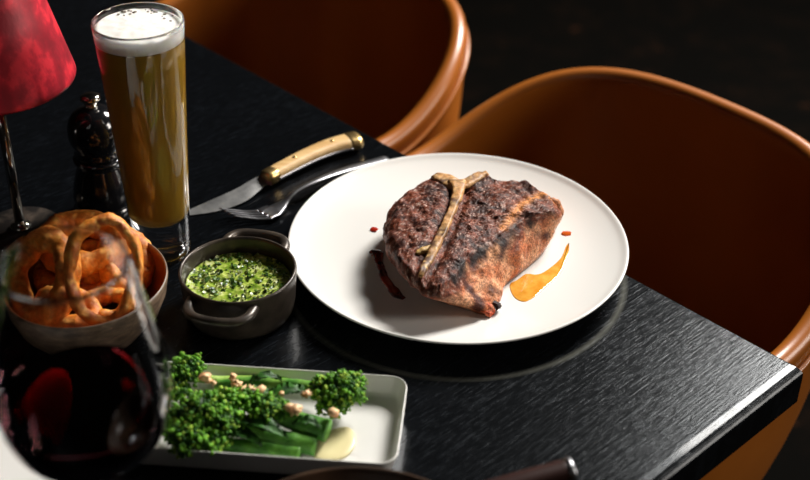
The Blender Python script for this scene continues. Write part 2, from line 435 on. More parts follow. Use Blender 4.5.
for j in range(1, NI+1):
    k = 1-j/NI*.985
    rings.append([CT.lerp(rings[4+NS][i], k) for i in range(NA)]); meta.append('t')
V, Fc = loft(rings)
Bv = Vector
# surface shaping
V2 = []; cols = []
nr = len(rings)
crust_a, crust_b, crust_c = Bv((.034, .009, .006)), Bv((.21, .054, .026)), Bv((.56, .38, .31))
side_a, side_b, side_c = Bv((.66, .33, .18)), Bv((.46, .14, .055)), Bv((.08, .022, .013))
tanc, char, fatc = Bv((.66, .25, .07)), Bv((.012, .010, .011)), Bv((.62, .40, .17))
for idx, v in enumerate(V):
    j = idx//NA; kind = meta[j]; p = v.copy()
    tt = (j-4)/NS if kind == 's' else (1 if kind == 't' else 0)
    ds = dseg(p, bone_stem); db = dseg(p, bone_bar)
    top_amt = 1 if kind == 't' else max(0, (tt-.72)/.28)
    if kind == 't' or tt > .7:
        k = 1-(j-4-NS)/NI if kind == 't' else 1
        dome = .0050*(1-k**2)
        p.z += dome
        p.z += -.0035*math.exp(-((ds-.0065)/.0035)**2)*top_amt      # grooves beside the bone
        p.z += -.0022*math.exp(-(dseg(p, fat_edge)/.0035)**2)*0
        p.z += .0022*noise.noise(p*38)*top_amt
        # muscle folds running across the strip side
        p.z += .0005*sin((p.x*.9+p.y*.5)*420+3*noise.noise(p*50))*top_amt*(1 if ds > .012 else .2)
    if kind != 'b':
        nv = noise.noise_vector(p*55)*(.0030 if kind == 's' else .0012)+noise.noise_vector(p*150)*.0012+noise.noise_vector(p*420)*.0008+noise.noise_vector(p*800)*.0005
        p += nv*min(1, max(0, tt*4)) if kind == 's' else nv
        if p.z < T+HB+.0003: p.z = T+HB+.0003
    V2.append(p)
    # own colours of crust, side and fat
    a = noise.noise(p*70); b = noise.noise(p*190+Bv((5, 1, 2))); c = noise.noise(p*600+Bv((3, 7, 1)))
    cr = crust_a.lerp(crust_b, min(1, max(0, .45+a*.8+b*.7)))
    sp = max(0, (c+.4*b-.26))*2.4
    cr = cr.lerp(crust_c, min(.75, sp))
    # right-hand (strip) side is pinker, left part of the side is dark seared
    right = min(1, max(0, (p.x-.018)/.03))
    sd = side_a.lerp(side_b, min(1, max(0, .5+a*1.2+b*.8)))
    sd = sd.lerp(side_c, min(1, max(0, (noise.noise(p*60+Bv((0, 4, 0)))-.27)*4)))
    dk = side_c.lerp(crust_b, min(1, max(0, .5+b*1.2))).lerp(crust_c, min(.7, sp))
    sd = dk.lerp(sd, right)
    mixk = min(1, max(0, (tt-.74+.25*a)/.16)) if kind != 't' else 1
    cc = sd.lerp(cr, mixk)
    if kind != 'b' and tt > .45:
        ce = dseg(p, char_edge)
        ck = math.exp(-(ce/.0042)**2)*min(1, max(0, .6+3*noise.noise(p*120)))
        cc = cc.lerp(char, min(.95, max(0, ck)))
    if kind == 't' or tt > .6:
        fe = dseg(p, fat_edge); ce = dseg(p, char_edge)
        cc = cc.lerp(tanc, min(.9, math.exp(-(fe/.0034)**2)*(1.0+.6*b)) if fe < .015 else 0)
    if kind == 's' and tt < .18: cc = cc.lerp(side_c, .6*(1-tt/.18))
    cols.append(cc)
st = thing('t_bone_steak', 'thick seared T-bone steak resting on the round white plate', 'steak', (at(468, 248, HB).x, at(468, 248, HB).y, T+HB))
mesh('meat', (V2, Fc), M['meat'], st, world=True, cols=cols)
# bone: a low ridge in the shape of a T, narrowing downwards
def bone_piece(L, w, hgt):
    n = len(L); W = lerp_list(w, n); rings = []
    for i, p in enumerate(L):
        t = (L[min(i+1, n-1)]-L[max(i-1, 0)]).normalized(); s = Bv((t.y, -t.x, 0))
        edge = min(1, min(i, n-1-i)/3+.35)
        ring = []
        for k in range(14):
            a = 2*pi*k/14
            q = p+s*W[i]*cos(a)+Bv((0, 0, 1))*(.0010+hgt*.62*edge*(max(-1, min(.55, sin(a)))/.55 if sin(a) > 0 else sin(a)))
            q += noise.noise_vector(q*260)*.0011+noise.noise_vector(q*90)*.0009
            ring.append(q)
        rings.append(ring)
    return loft(rings)
bs = spline([p+Bv((0, 0, .0030 if i < 30 else .0018)) for i, p in enumerate(bone_stem)], 60)
bvf = join(bone_piece(bs, [.0085, .0050, .0038, .0040, .0042, .0036, .0018], .0044), bone_piece(spline(bone_bar, 40), [.0050, .0082, .0092, .0070, .0056, .0046, .0022], .0046))
bc = []
for p in bvf[0]:
    a = noise.noise(Bv(p)*110); b = noise.noise(Bv(p)*330)
    c = Bv((.46, .22, .07)).lerp(Bv((.10, .04, .015)), min(1, max(0, .40+1.9*a))).lerp(Bv((.72, .44, .18)), min(1, max(0, b*1.6)))
    bc.append(c)
mesh('t_bone', bvf, M['bone'], st, world=True, cols=bc, subsurf=1)['label'] = 'golden brown T-shaped bone'
c0 = at(424, 249, HT+.003)
vf = blob((0, 0, 0), 1, ICO3, .35, 2); vf = ([Bv((c0.x+v.x*.0065+v.y*.002, c0.y+v.y*.0048+v.x*.003, c0.z-.001+v.z*.0026)) for v in vf[0]], vf[1])
mesh('fat_pocket', vf, M['bone'], st, world=True, cols=[(.58, .36, .12)]*len(vf[0]))['label'] = 'small yellow lump of fat beside the bone'
# fat cap curling at the right end and ragged tip at the bottom
def fatroll(pts, rad, colf, name, lab, jit=.0016):
    L = spline(pts, 36); vf = tube(L, rad, 18, .9)
    V = []; C = []
    for v in vf[0]:
        q = v+noise.noise_vector(v*130)*jit+noise.noise_vector(v*380)*jit*.5; V.append(q); C.append(colf(q))
    o = mesh(name, (V, vf[1]), M['meat'], st, world=True, cols=C, subsurf=1); o['label'] = lab
fatroll([at(541, 201, .044), at(551, 202, .045), at(556, 207, .040), at(556, 215, .034), at(552, 221, .026), at(547, 225, .020)], [.003, .0052, .0062, .0058, .0050, .003],
        lambda q: Bv((.46, .19, .09)).lerp(char, min(1, max(0, (noise.noise(q*95)-.05)*4))), 'fat_cap', 'browned fat cap curling over the right end')
fatroll([at(478, 296, .020), at(483, 303, .017), at(487, 311, .0145), at(489, 317, .0125)], [.004, .0060, .0052, .0008],
        lambda q: Bv((.52, .085, .03)).lerp(Bv((.60, .22, .12)), min(1, max(0, .3+2.5*noise.noise(q*160)))), 'ragged_tip', 'red ragged tip at the lower end', .0030)
fatroll([at(494, 303, .017), at(498, 306, .0155), at(502, 307, .0145)], [.003, .0038, .0012], lambda q: Bv((.022, .012, .012)), 'charred_bit', 'blackened morsel beside the tip', .0026)

# ------------------------------------------------------------------ steak knife
kb = at(270, 183, .008)
kn = thing('steak_knife', 'steak knife with pale wooden handle and brass bands, lying behind the plate', 'knife', (kb.x, kb.y, T))
hs = spline([at(265, 179, .0085), at(286, 167.5, .0090), at(311, 155, .0095), at(334, 146, .0090), at(359, 139.5, .0085)], 60)
def handle_piece(a, b, wsc, name, mt, wids=(.0078, .0082, .0088, .0098, .0112)):
    n = len(hs); i0, i1 = int(a*(n-1)), int(b*(n-1)); L = hs[i0:i1+1]; W = lerp_list(list(wids), n)[i0:i1+1]
    rings = []
    for i, p in enumerate(L):
        t = (L[min(i+1, len(L)-1)]-L[max(i-1, 0)]).normalized(); s = Bv((t.y, -t.x, 0)); u = s.cross(t)
        if u.z < 0: u = -u
        e = min(1, .82+min(i, len(L)-1-i)*.12)
        w = W[i]*wsc*e; h = .0066*wsc*e
        rings.append([p+s*(w*(abs(cos(q))**.7)*(1 if cos(q) > 0 else -1))+u*(h*(abs(sin(q))**.7)*(1 if sin(q) > 0 else -1)) for q in [2*pi*k/20 for k in range(20)]])
    return mesh(name, loft(rings), mt, kn, world=True)
handle_piece(.08, .92, 1.0, 'handle', M['hwood'])
handle_piece(0, .14, 1.06, 'front_band', M['brass'])
handle_piece(.87, 1, 1.05, 'end_band', M['brass'])
for f in (.34, .74):
    p = hs[int(f*59)]; mesh('rivet', lathe([(.0022, 0), (.0022, .0006), (.0012, .0009)], 14, (p.x, p.y, p.z+.0062)), M['brass'], kn, world=True)
tg = [p+Bv((0, 0, -.0052)) for p in hs]      # steel tang showing along the near side
tl = []
for i, p in enumerate(tg[6:54]):
    t = (tg[min(i+7, 59)]-tg[i+5]).normalized(); s = Bv((t.y, -t.x, 0)); w = lerp_list([.0078, .0082, .0088, .0098, .0112], 60)[i+6]
    tl.append(p+s*(w*.93)+Bv((0, 0, .0030)))
mesh('tang', tube(tl, .0013, 8, 1.6), M['steel'], kn, world=True)
spine = spline([at(271, 178, .0095), at(259, 177, .0085), at(235, 190, .006), at(210, 201, .0045), at(178, 215, .002)], 40)
edge = spline([at(272, 186, .0065), at(265, 186, .005), at(246, 201, .0025), (at(218, 211, .0012)), at(178, 217, .0012)], 40)
rings = []
for i in range(40):
    a, b = spine[i], edge[i]; th = .0011*(1-i/60)
    mid = a.lerp(b, .35)
    z = Bv((0, 0, 1))
    rings.append([a+z*th, mid+z*th, b+z*.0002, b-z*.0002, mid-z*th, a-z*th])
mesh('blade', loft(rings), M['blade'], kn, world=True, smooth=False)

# ------------------------------------------------------------------ fork
def fork():
    parts = []
    c = spline([at(266, 215, .0035), at(274, 211, .0030), at(284, 203, .0050), at(296, 191, .0105), (at(318, 180, .0125)), at(345, 170, .0085), at(387, 158.5, .0028)], 70)
    W = lerp_list([.0105, .0110, .0082, .0038, .0030, .0032, .0042, .0054, .0062], 70)
    rings = []
    for i, p in enumerate(c):
        t = (c[min(i+1, 69)]-c[max(i-1, 0)]).normalized(); s = Bv((t.y, -t.x, 0)); u = s.cross(t)
        if u.z < 0: u = -u
        w = W[i]; sag = .0016 if i < 14 else 0
        rings.append([p+s*w+u*sag, p+s*w*.6+u*.0010, p+u*.0013, p-s*w*.6+u*.0010, p-s*w+u*sag, p-s*w*.6-u*.0010, p-u*.0013, p+s*w*.6-u*.0010])
    parts.append(loft(rings))
    t = (c[0]-c[4]).normalized(); s = Bv((t.y, -t.x, 0)).normalized()
    tips = at(226, 212, .0085)-c[0]
    for k in (-1.5, -.5, .5, 1.5):
        a = c[1]+s*k*.0060; b = c[0]+s*k*.0060+tips
        parts.append(tube(spline([a, a.lerp(b, .35)-Bv((0, 0, .0016)), a.lerp(b, .7)-Bv((0, 0, .0010)), b], 14), [.0017, .0015, .0013, .0007], 8, .7))
    return join(*parts)
fb = at(300, 190, 0)
o = mesh('fork', fork(), M['steel'], world=True, base=(fb.x, fb.y, T)); tag(o, 'four-tined steel fork between the steak knife and the round plate', 'fork')

# ------------------------------------------------------------------ beer
BX, BY = -.2090, .9400
bg = thing('beer_glass', 'tall slender beer glass with heavy clear base beside the knife blade', 'glass', (BX, BY, T))
def R_out(z): return .0235+(.0358-.0235)*(z/.216)**1.05
outer = [(.001, .0012), (.018, .0012), (.0215, 0), (R_out(0)+.0002, .0012)]+[(R_out(z), z) for z in (.004, .01, .02, .03, .045, .06, .08, .10, .12, .14, .16, .18, .20, .214)]+[(R_out(.216)-.0003, .2158), (R_out(.216)-.0012, .2162), (R_out(.216)-.0017, .2155)]
wall = .0018
inn = [(R_out(z)-wall, z) for z in (.21, .20, .18, .16, .14, .12, .10, .08, .06, .05, .044)]+[(.0205, .0395), (.016, .0365), (.009, .0352), (.001, .035)]
o = mesh('tumbler', lathe(outer+inn, 96), M['glass'], bg, subsurf=0); o.name = 'glass_body'
br = thing('beer', 'amber beer filling the tall glass, topped with white foam', 'beer', (BX, BY, T+.0272))
e = .00025
liq = [(.001, .035-e), (.009, .0352-e), (.016, .0365-e), (.0205+e, .0395)]+[(R_out(z)-wall+e, z) for z in (.044, .05, .06, .08, .10, .12, .14, .16, .18, .1995)]+[(R_out(.1995)-wall-.001, .2), (.001, .2)]
mesh('liquid', [(lambda vf: ([(x, y, z-.0272) for x, y, z in vf[0]], vf[1]))(lathe(liq, 80))][0], M['beer'], br)
fm = [(.001, .2003), (R_out(.2)-wall-.001, .2003), (R_out(.201)-wall+e, .2010), (R_out(.206)-wall+e, .206), (R_out(.2105)-wall+e, .2105), (R_out(.2105)-wall-.002, .2116)]+[(r, .2116+.0012*(1-(r/.03)**2)) for r in (.030, .027, .024, .021, .018, .015, .012, .009, .006, .003, .001)]
V, Fc = lathe(fm, 80)
V = [Bv((v.x, v.y, v.z-.0272+(.0006*noise.noise(v*160) if v.z > .2112 else 0))) for v in V]
mesh('foam', (V, Fc), M['foam'], br)['label'] = 'white foam head'
bub = []
for i in range(26):
    a = random.gauss(pi/2+.1, .55); r = random.uniform(.021, .0315); s = random.uniform(.0006, .0017)
    bub.append(blob((r*cos(a), r*sin(a), .1850), s, ICO1, 0, 1, (1, 1, .6)))
mesh('bubbles', join(*bub), mat('foam_bubble', (.28, .24, .2, 1), .12, Transmission_Weight=.6), br)['kind'] = 'stuff'

# ------------------------------------------------------------------ pepper mill
mx_, my_ = -.2706, 1.0002
pmh = thing('pepper_mill', 'small black lacquered pepper mill with steel knob behind the beer glass', 'pepper mill', (mx_, my_, T))
mesh('mill_body', lathe([(.001, 0), (.024, 0), (.0255, .002), (.0257, .008), (.0245, .012), (.0232, .0135), (.0240, .016), (.0246, .020), (.0240, .026), (.0222, .034), (.0200, .042), (.0180, .048), (.0172, .0515), (.0180, .0530), (.0202, .0545), (.0204, .0565), (.018, .058), (.001, .0582)], 64), M['black'], pmh)
mesh('mill_head', lathe([(.001, .0583), (.0165, .0583), (.0186, .0595), (.0188, .062), (.0172, .0645), (.0185, .068), (.0208, .073), (.0218, .079), (.0215, .086), (.0195, .093), (.0160, .0985), (.0105, .1025), (.005, .1042), (.001, .1045)], 64), M['black'], pmh)
mesh('collar', lathe([(.001, .104), (.0048, .104), (.0052, .106), (.0040, .108), (.001, .1085)], 32), M['chrome'], pmh)
mesh('knob', lathe([(.001, .1082), (.003, .1084), (.0066, .1098), (.0082, .1118), (.0078, .1140), (.0055, .1156), (.001, .1163)], 40), M['chrome'], pmh)

pmh.scale = (1.08, 1.08, 1.03)
# ------------------------------------------------------------------ table lamp
lx, ly = -.3370, .9625
lp = thing('table_lamp', 'small table lamp with red satin shade and slim steel stem, left of the beer', 'lamp', (lx, ly, T))
mesh('base', lathe([(.001, 0), (.0340, 0), (.0355, .0015), (.0355, .0055), (.0345, .0070), (.001, .0075)], 72), M['basestone'], lp)['label'] = 'speckled dark stone disc'
mesh('base_collar', lathe([(.001, .0074), (.0088, .0074), (.0094, .009), (.0085, .0108), (.0062, .0118), (.0046, .014), (.004, .018)], 40), M['chrome'], lp)
mesh('pole', lathe([(.0044, .012), (.0044, .130), (.001, .1305)], 32), M['chrome'], lp)
mesh('shade_holder', join(lathe([(.0046, .122), (.0070, .124), (.0080, .130), (.0200, .134), (.0210, .136), (.0200, .138), (.0060, .139), (.0044, .140), (.0044, .150), (.0100, .152), (.0110, .168), (.001, .170)], 32),
     tube([(0, 0, .160), (.049, .008, .164)], .0013, 8), tube([(0, 0, .160), (-.032, .038, .164)], .0013, 8), tube([(0, 0, .160), (-.017, -.046, .164)], .0013, 8)), M['chrome'], lp)
mesh('bulb', lathe([(.001, .169), (.009, .171), (.015, .184), (.017, .196), (.012, .208), (.001, .213)], 32), mat('frosted_bulb', (.8, .76, .7, 1), .4), lp)
so = [(.0655, .152), (.0662, .1545)]+[(.0660-(z-.156)*.255, z) for z in (.158, .18, .20, .22, .24, .258)]+[(.0398, .260)]
si = [(.0385, .2595)]+[(.0645-(z-.156)*.255, z) for z in (.255, .22, .18, .158)]+[(.0640, .153)]
mesh('lamp_shade', lathe(so+si, 96, closed=True), M['shade'], lp)

# ------------------------------------------------------------------ onion ring bowl
OX, OY = -.2480, .8240
ob = thing('snack_bowl', 'small speckled stoneware bowl with brown inside holding the onion rings', 'bowl', (OX, OY, T))
mesh('bowl_body', lathe([(.001, .003), (.026, .003), (.028, 0), (.033, 0), (.035, .003), (.046, .010), (.056, .022), (.0625, .038), (.0650, .052), (.0647, .0535), (.0638, .0538)], 80, cap1=False), M['stone'], ob)
mesh('inner_glaze', lathe([(.0638, .0538), (.0628, .0530), (.0618, .050), (.0595, .038), (.053, .024), (.043, .013), (.03, .0075), (.001, .0065)], 80, cap0=False), M['bowlin'], ob)['label'] = 'warm brown glazed inside'
def onion_ring(px, py, h, R1, R2, r, rot, label, seed=0):
    c = at(px, py, h); n = 72; path = []
    for i in range(n):
        a = 2*pi*i/n
        k = 1+.07*noise.noise(Bv((cos(a)*1.5, sin(a)*1.5, seed*3.1)))
        path.append(Bv((R1*k*cos(a), R2*k*sin(a), .0035*noise.noise(Bv((cos(a), sin(a), seed+9.))))))
    rad = [r*(1+.30*noise.noise(Bv((cos(2*pi*i/n)*2, sin(2*pi*i/n)*2, seed*1.7)))) for i in range(n)]
    V, Fc = tube(path, rad, 18, 1.15, closed=True)
    VV = []; CC = []
    for v in V:
        s_ = Bv((seed, 0, 0)); q = v+noise.noise_vector(v*110+s_)*.0016+noise.noise_vector(v*330+s_)*.0010
        VV.append(q); a = noise.noise(v*90+s_); b = noise.noise(v*260+s_)
        CC.append(Bv((.80, .26, .022)).lerp(Bv((.42, .09, .006)), min(1, max(0, .35+1.3*a))).lerp(Bv((.92, .50, .12)), min(1, max(0, b*1.5))))
    o = mesh('onion_ring', (VV, Fc), M['batter'], loc=c, rot=rot, cols=CC)
    tag(o, label, 'onion ring', 'fried onion rings in the stoneware bowl'); return o
# rot: x tilt ~ 60deg stands the ring facing the lens
onion_ring(104, 270, .074, .0255, .0375, .0048, (1.00, .10, .12), 'upright battered onion ring facing front at the right of the bowl', 1)
onion_ring(42, 278, .058, .0225, .0300, .0098, (.80, -.12, -.25), 'thick dark-holed onion ring standing at the left of the bowl', 2)
onion_ring(84, 243, .058, .0290, .0200, .0100, (.35, .05, .05), 'wide onion ring lying across the back of the heap', 3)
onion_ring(127, 262, .044, .0150, .0225, .0080, (.55, .35, .4), 'onion ring leaning behind the upright one at the right rim', 4)
onion_ring(96, 262, .040, .0200, .0120, .0080, (.5, .0, .2), 'onion ring lying in the middle of the heap', 5)
onion_ring(108, 306, .034, .0200, .0110, .0066, (.25, -.1, .3), 'low onion ring at the front right, under the upright one', 6)
onion_ring(66, 311, .034, .0230, .0130, .0074, (.30, .10, -.2), 'low onion ring at the front left of the bowl', 7)
onion_ring(84, 272, .028, .0340, .0280, .0090, (.05, .05, 0), 'large onion ring at the bottom of the heap', 8)

# ------------------------------------------------------------------ green sauce pot
QX, QY = -.1327, .8550
sp_ = thing('sauce_pot', 'small round dark enamel pot with two loop handles between bowl and plate', 'pot', (QX, QY, T))
Rp = .0468
mesh('pot_body', lathe([(.001, .001), (.036, .001), (.0385, 0), (.0412, .0015), (.0435, .006), (.0450, .015), (.0460, .030), (.0468, .0400), (.0466, .0414), (.0456, .0420), (.0445, .0415), (.0438, .0395), (.0432, .025), (.0420, .010), (.038, .005), (.001, .0045)], 80), M['pot'], sp_)
for sgn in (1, -1):
    ax = Bv((.20, .98, 0)).normalized()*sgn; sx = Bv((ax.y, -ax.x, 0))
    pts = [ax*(Rp-.009)+sx*.0255, ax*(Rp+.004)+sx*.0240, ax*(Rp+.0125)+sx*.0165, ax*(Rp+.0150), ax*(Rp+.0125)-sx*.0165, ax*(Rp+.004)-sx*.0240, ax*(Rp-.009)-sx*.0255]
    mesh('handle', tube(spline([p+Bv((0, 0, .0345)) for p in pts], 40), [.0040, .0042, .0040, .0038, .0040, .0042, .0040], 14, .9), M['pot'], sp_)
ch = thing('herb_sauce', 'chopped green herb sauce filling the small dark pot', 'sauce', (QX, QY, T+.0045))
NR = 44; rings = [[(.0405*cos(2*pi*i/72), .0405*sin(2*pi*i/72), .0035) for i in range(72)]]
for j in range(NR):
    r = .0422*(1-j/NR)+.0003; ring = []
    for i in range(72):
        a = 2*pi*i/72; p = Bv((r*cos(a), r*sin(a), .0232)); p.z += .0014*noise.noise(p*130)+.0008*noise.noise(p*360); ring.append(p)
    rings.append(ring)
mesh('sauce_surface', loft(rings), M['chim'], ch)
hv = []; hc = []
for i in range(420):
    r = .041*sqrt(random.random()); a = random.uniform(0, 2*pi); s = random.uniform(.0008, .0022)
    c = Bv((r*cos(a), r*sin(a), .0236+random.uniform(0, .0013)))
    E_ = Euler((random.uniform(-.7, .7), random.uniform(-.7, .7), random.uniform(0, 6.28))).to_matrix()
    w = s*random.uniform(.5, 1)
    vv = [Bv((-s, -w*.6, 0)), Bv((s*.2, -w, .0002)), Bv((s, 0, 0)), Bv((0, w, .0003)), Bv((-s*.8, w*.5, 0))]
    hi = [E_ @ (v+Bv((0, 0, .00025)))+c for v in vv]; lo = [E_ @ (v-Bv((0, 0, .00025)))+c for v in vv]
    hv.append((hi+lo, [(0, 1, 2, 3, 4), (9, 8, 7, 6, 5)]+[(k, (k+1) % 5, 5+(k+1) % 5, 5+k) for k in range(5)]))
    t = random.random(); cc = Bv((.015, .05, .006)).lerp(Bv((.09, .20, .02)), t) if random.random() < .72 else Bv((.36, .42, .14))
    hc += [cc]*10
mesh('chopped_herbs', join(*hv), M['herb'], ch, cols=hc, smooth=False)['kind'] = 'stuff'

# ------------------------------------------------------------------ rectangular dish with broccolini
DC = Vector((-.1005, .7085, T)); DR = -.083
def dloc(p): v = Vector(p)-DC; c, s = cos(-DR), sin(-DR); return Bv((v.x*c-v.y*s, v.x*s+v.y*c, v.z))
LX, LY = .1010, .0470
dr = []
for k, z, rad in ((.62, .0012, .01), (.84, .0, .012), (.86, 0, .012), (.885, .003, .012), (.93, .010, .013), (.985, .0195, .014), (1.0, .0212, .014), (1.0, .0222, .014), (.985, .0228, .013), (.968, .0222, .012), (.945, .016, .012), (.905, .0085, .012), (.86, .0062, .012), (.7, .0058, .010), (.3, .0056, .006)):
    ix = LX-(1-k)*LY; iy = LY*k
    dr.append([(x, y, z) for x, y in rrect(ix, iy, min(rad, iy*.6), 8)])
o = mesh('serving_dish', loft(dr), M['dish'], loc=DC, rot=(0, 0, DR), subsurf=1); tag(o, 'shallow rectangular white dish with rounded corners under the broccolini', 'dish')
puddle('cream_sauce', [(322, 437), (333, 430), (347, 427), (355, 434), (355, 446), (346, 457), (330, 461), (315, 458), (313, 448)], .0064, .0014, M['cream'], 'pale cream sauce pooled at the right end of the rectangular dish')
bn = 0
def floret(center, R_, seed, tilt=(0, 0, 1), count=150, dens=1.0):
    rnd = random.Random(seed); parts = []; cols = []
    t = Bv(tilt).normalized()
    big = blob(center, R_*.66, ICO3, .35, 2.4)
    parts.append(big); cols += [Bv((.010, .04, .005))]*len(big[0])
    for i in range(int(count*2.6)):
        d = Bv((rnd.gauss(0, 1), rnd.gauss(0, 1), rnd.gauss(0, 1))).normalized()
        if d.dot(t) < -.35: d = d-2*d.dot(t)*t
        cl = noise.noise(d*3.1+Bv((seed, 0, 0)))
        k = R_*(.78+.42*cl+rnd.uniform(-.10, .16))
        c = Bv(center)+Bv((d.x*k, d.y*k, d.z*k*.85)); s = rnd.uniform(.0008, .0019)
        b = blob(c, s, ICO1, .7, 2.5, (rnd.uniform(.6, 1.3), rnd.uniform(.6, 1.3), rnd.uniform(.6, 1.2))); parts.append(b)
        q = rnd.random(); cc = Bv((.014, .085, .004)).lerp(Bv((.16, .42, .02)), min(1, max(0, q*q+cl*1.2))) if rnd.random() < .85 else Bv((.34, .52, .05))
        cols += [cc*rnd.uniform(.7, 1.2)]*len(b[0])
    return join(*parts), cols
def broccolini(label, head, heads, stem, srad, leaves=(), scol=((.05, .20, .02), (.20, .40, .06))):
    """head: list of (px,py,h,R); stem: list of (px,py,h)"""
    base = at(*stem[len(stem)//2]); base.z = T+.006
    b = thing('broccolini', label, 'broccolini', base, 0, 'broccolini spears on the rectangular dish')
    L = spline([at(*s) for s in stem], 40); V, Fc = tube(L, srad, 14, .92, jitter=.0006)
    cols = []
    for v in V:
        a = noise.noise(v*90); cols.append(Bv(scol[0]).lerp(Bv(scol[1]), min(1, max(0, .45+a*1.4))))
    mesh('stem', (V, Fc), M['green'], b, world=True, cols=cols)
    for k, (x, y, h, R_) in enumerate(heads):
        vf, cc = floret(at(x, y, h), R_, k*17+int(x)*3+int(y), (.0, -.3, 1), int(150*(R_/.014)**1.5)+30)
        mesh('floret', vf, M['green'], b, world=True, cols=cc)
    for (x, y, h, x2, y2, h2, w) in leaves:
        w *= .62
        a, c = at(x, y, h), at(x2, y2, h2); n = 16; rings = []
        t = (c-a).normalized(); s = t.cross(Bv((0, 0, 1))).normalized()
        for i in range(n):
            q = i/(n-1); p = a.lerp(c, q)+Bv((0, 0, .005*sin(pi*q))); ww = w*sin(pi*min(.97, q*.92+.06))**.7
            cr = .0030*noise.noise(p*260)
            rings.append([p-s*ww+Bv((0, 0, cr+.0015)), p-s*ww*.5+Bv((0, 0, -cr)), p+Bv((0, 0, -.0008)), p+s*ww*.5+Bv((0, 0, cr)), p+s*ww+Bv((0, 0, .0015-cr)), p+s*ww*.5+Bv((0, 0, cr-.0005)), p+Bv((0, 0, -.0013)), p-s*ww*.5+Bv((0, 0, -cr-.0005))])
        vf = loft(rings); mesh('leaf', vf, M['green'], b, world=True, cols=[Bv((.010, .042, .006)).lerp(Bv((.04, .16, .015)), min(1, max(0, .4+1.5*noise.noise(Bv(q_)*230)))) for q_ in vf[0]])
broccolini('broccolini spear with its big floret at the right end of the dish', None, [(344, 390, .026, .0160), (333, 404, .020, .0115), (322, 388, .024, .0100)], [(338, 396, .022), (315, 388, .020), (285, 384, .019), (250, 382, .018), (215, 384, .016)], [.0052, .0050, .0046, .0042, .0035], leaves=[(305, 390, .026, 262, 402, .022, .010), (250, 382, .027, 282, 380, .024, .006)])
broccolini('pale-stemmed broccolini spear along the back rim, floret at top left', None, [(188, 370, .026, .0130), (176, 388, .020, .0115)], [(192, 378, .020), (225, 380, .016), (262, 379, .014), (295, 378, .0125), (318, 379, .012)], [.0030, .0034, .0042, .0050, .0052], scol=((.16, .36, .03), (.42, .60, .14)))
broccolini('broccolini spear with floret in mid dish and thick cut stalk pointing right', None, [(266, 409, .028, .0125), (248, 400, .025, .0105), (284, 412, .026, .0085)], [(262, 406, .022), (285, 418, .022), (308, 425, .020), (328, 431, .019)], [.0050, .0066, .0082, .0086], leaves=[(292, 424, .028, 322, 428, .027, .006)], scol=((.03, .13, .012), (.10, .28, .03)))
broccolini('broccolini spear with wide floret left of centre, stalk running to front right', None, [(200, 412, .030, .0170), (224, 424, .024, .0140), (226, 402, .026, .0110)], [(215, 418, .022), (250, 430, .018), (285, 440, .015), (316, 446, .013)], [.0050, .0060, .0070, .0076], leaves=[(232, 398, .028, 275, 394, .024, .007), (236, 420, .025, 288, 438, .022, .010), (230, 434, .022, 262, 446, .017, .008)], scol=((.03, .13, .012), (.10, .28, .03)))
broccolini('broccolini spear at the front left, floret spilling to the near rim', None, [(188, 438, .022, .0160), (212, 442, .019, .0120), (174, 422, .022, .0130)], [(200, 440, .014), (235, 446, .012), (265, 450, .0115), (300, 455, .011)], [.0046, .0054, .0062, .0066], scol=((.03, .13, .012), (.10, .28, .03)))
nuts = [(206, 378, .033, .0042, 'left of the others by the top left floret'), (214, 383, .031, .0032, 'just below the leftmost nut'), (236, 384, .030, .0036, 'at the left of the central cluster'), (243, 391, .030, .0046, 'front left of the central cluster'), (251, 390, .031, .0050, 'in the middle of the central cluster'), (261, 390, .031, .0050, 'at the right of the central cluster'),
        (233, 377, .030, .0034, 'behind the central cluster'), (288, 407, .033, .0046, 'left one of the pair over the stalks'), (296, 410, .032, .0050, 'right one of the pair over the stalks'), (334, 413, .032, .0056, 'alone in front of the right floret'), (306, 394, .029, .0034, 'small one near the right floret'), (282, 394, .028, .0030, 'tiny one in mid dish'), (270, 397, .028, .0028, 'tiny one right of the central cluster')]
for i, (x, y, h, r, lab) in enumerate(nuts):
    c = at(x, y, h); vf = blob((0, 0, 0), r*random.uniform(.8, 1.15), ICO1 if i % 2 else ICO3, .9, 1.3+.2*i, (1, .8, .7)); vf = ([v+noise.noise_vector(v*500+Bv((i*3, 0, 0)))*.0009 for v in vf[0]], vf[1])
    cc = []
    for v in vf[0]:
        a = noise.noise(Bv(v)*300+Bv((i, 0, 0))); cc.append(Bv((.90, .60, .32)).lerp(Bv((.52, .22, .08)), min(1, max(0, .3+1.6*a))))
    o = mesh('chopped_hazelnut', vf, M['nut'], loc=c, rot=(0, 0, i*1.3), cols=cc)
    tag(o, 'toasted nut piece on the broccolini, '+lab, 'nut', 'toasted nut pieces scattered over the broccolini')

# ------------------------------------------------------------------ wine glass
WX, WY = -.1910, .6000
wg = thing('wine_glass', 'large stemmed wine glass close in front at the lower left', 'wine glass', (WX, WY, T))
KP = [(.0048, .0755), (.012, .0765), (.024, .0805), (.036, .0885), (.0460, .1010), (.0512, .1165), (.0525, .130), (.0510, .148), (.0480, .168), (.0440, .190), (.0400, .210), (.0366, .2245)]
pk = spline([(r, 0, z) for r, z in KP], 48); bo = [(p.x, p.z) for p in pk]
wl = .0005
foot = [(.001, .0006), (.034, .0006), (.0355, .0002), (.0362, .0010), (.0352, .0018), (.020, .0034), (.0085, .0065), (.0045, .012), (.0036, .022), (.0034, .040), (.0038, .067)]
mesh('glass_body', lathe(foot+bo+[(.0362, .2249)]+[(max(.0006, r-wl), z+(.0020 if r < .01 else .0008 if r < .03 else 0)) for r, z in reversed(bo)], 96), M['glass'], wg)
wn = thing('red_wine', 'dark red wine in the foreground stemmed glass', 'wine', (WX, WY, T+.0775))
lvl = .1245
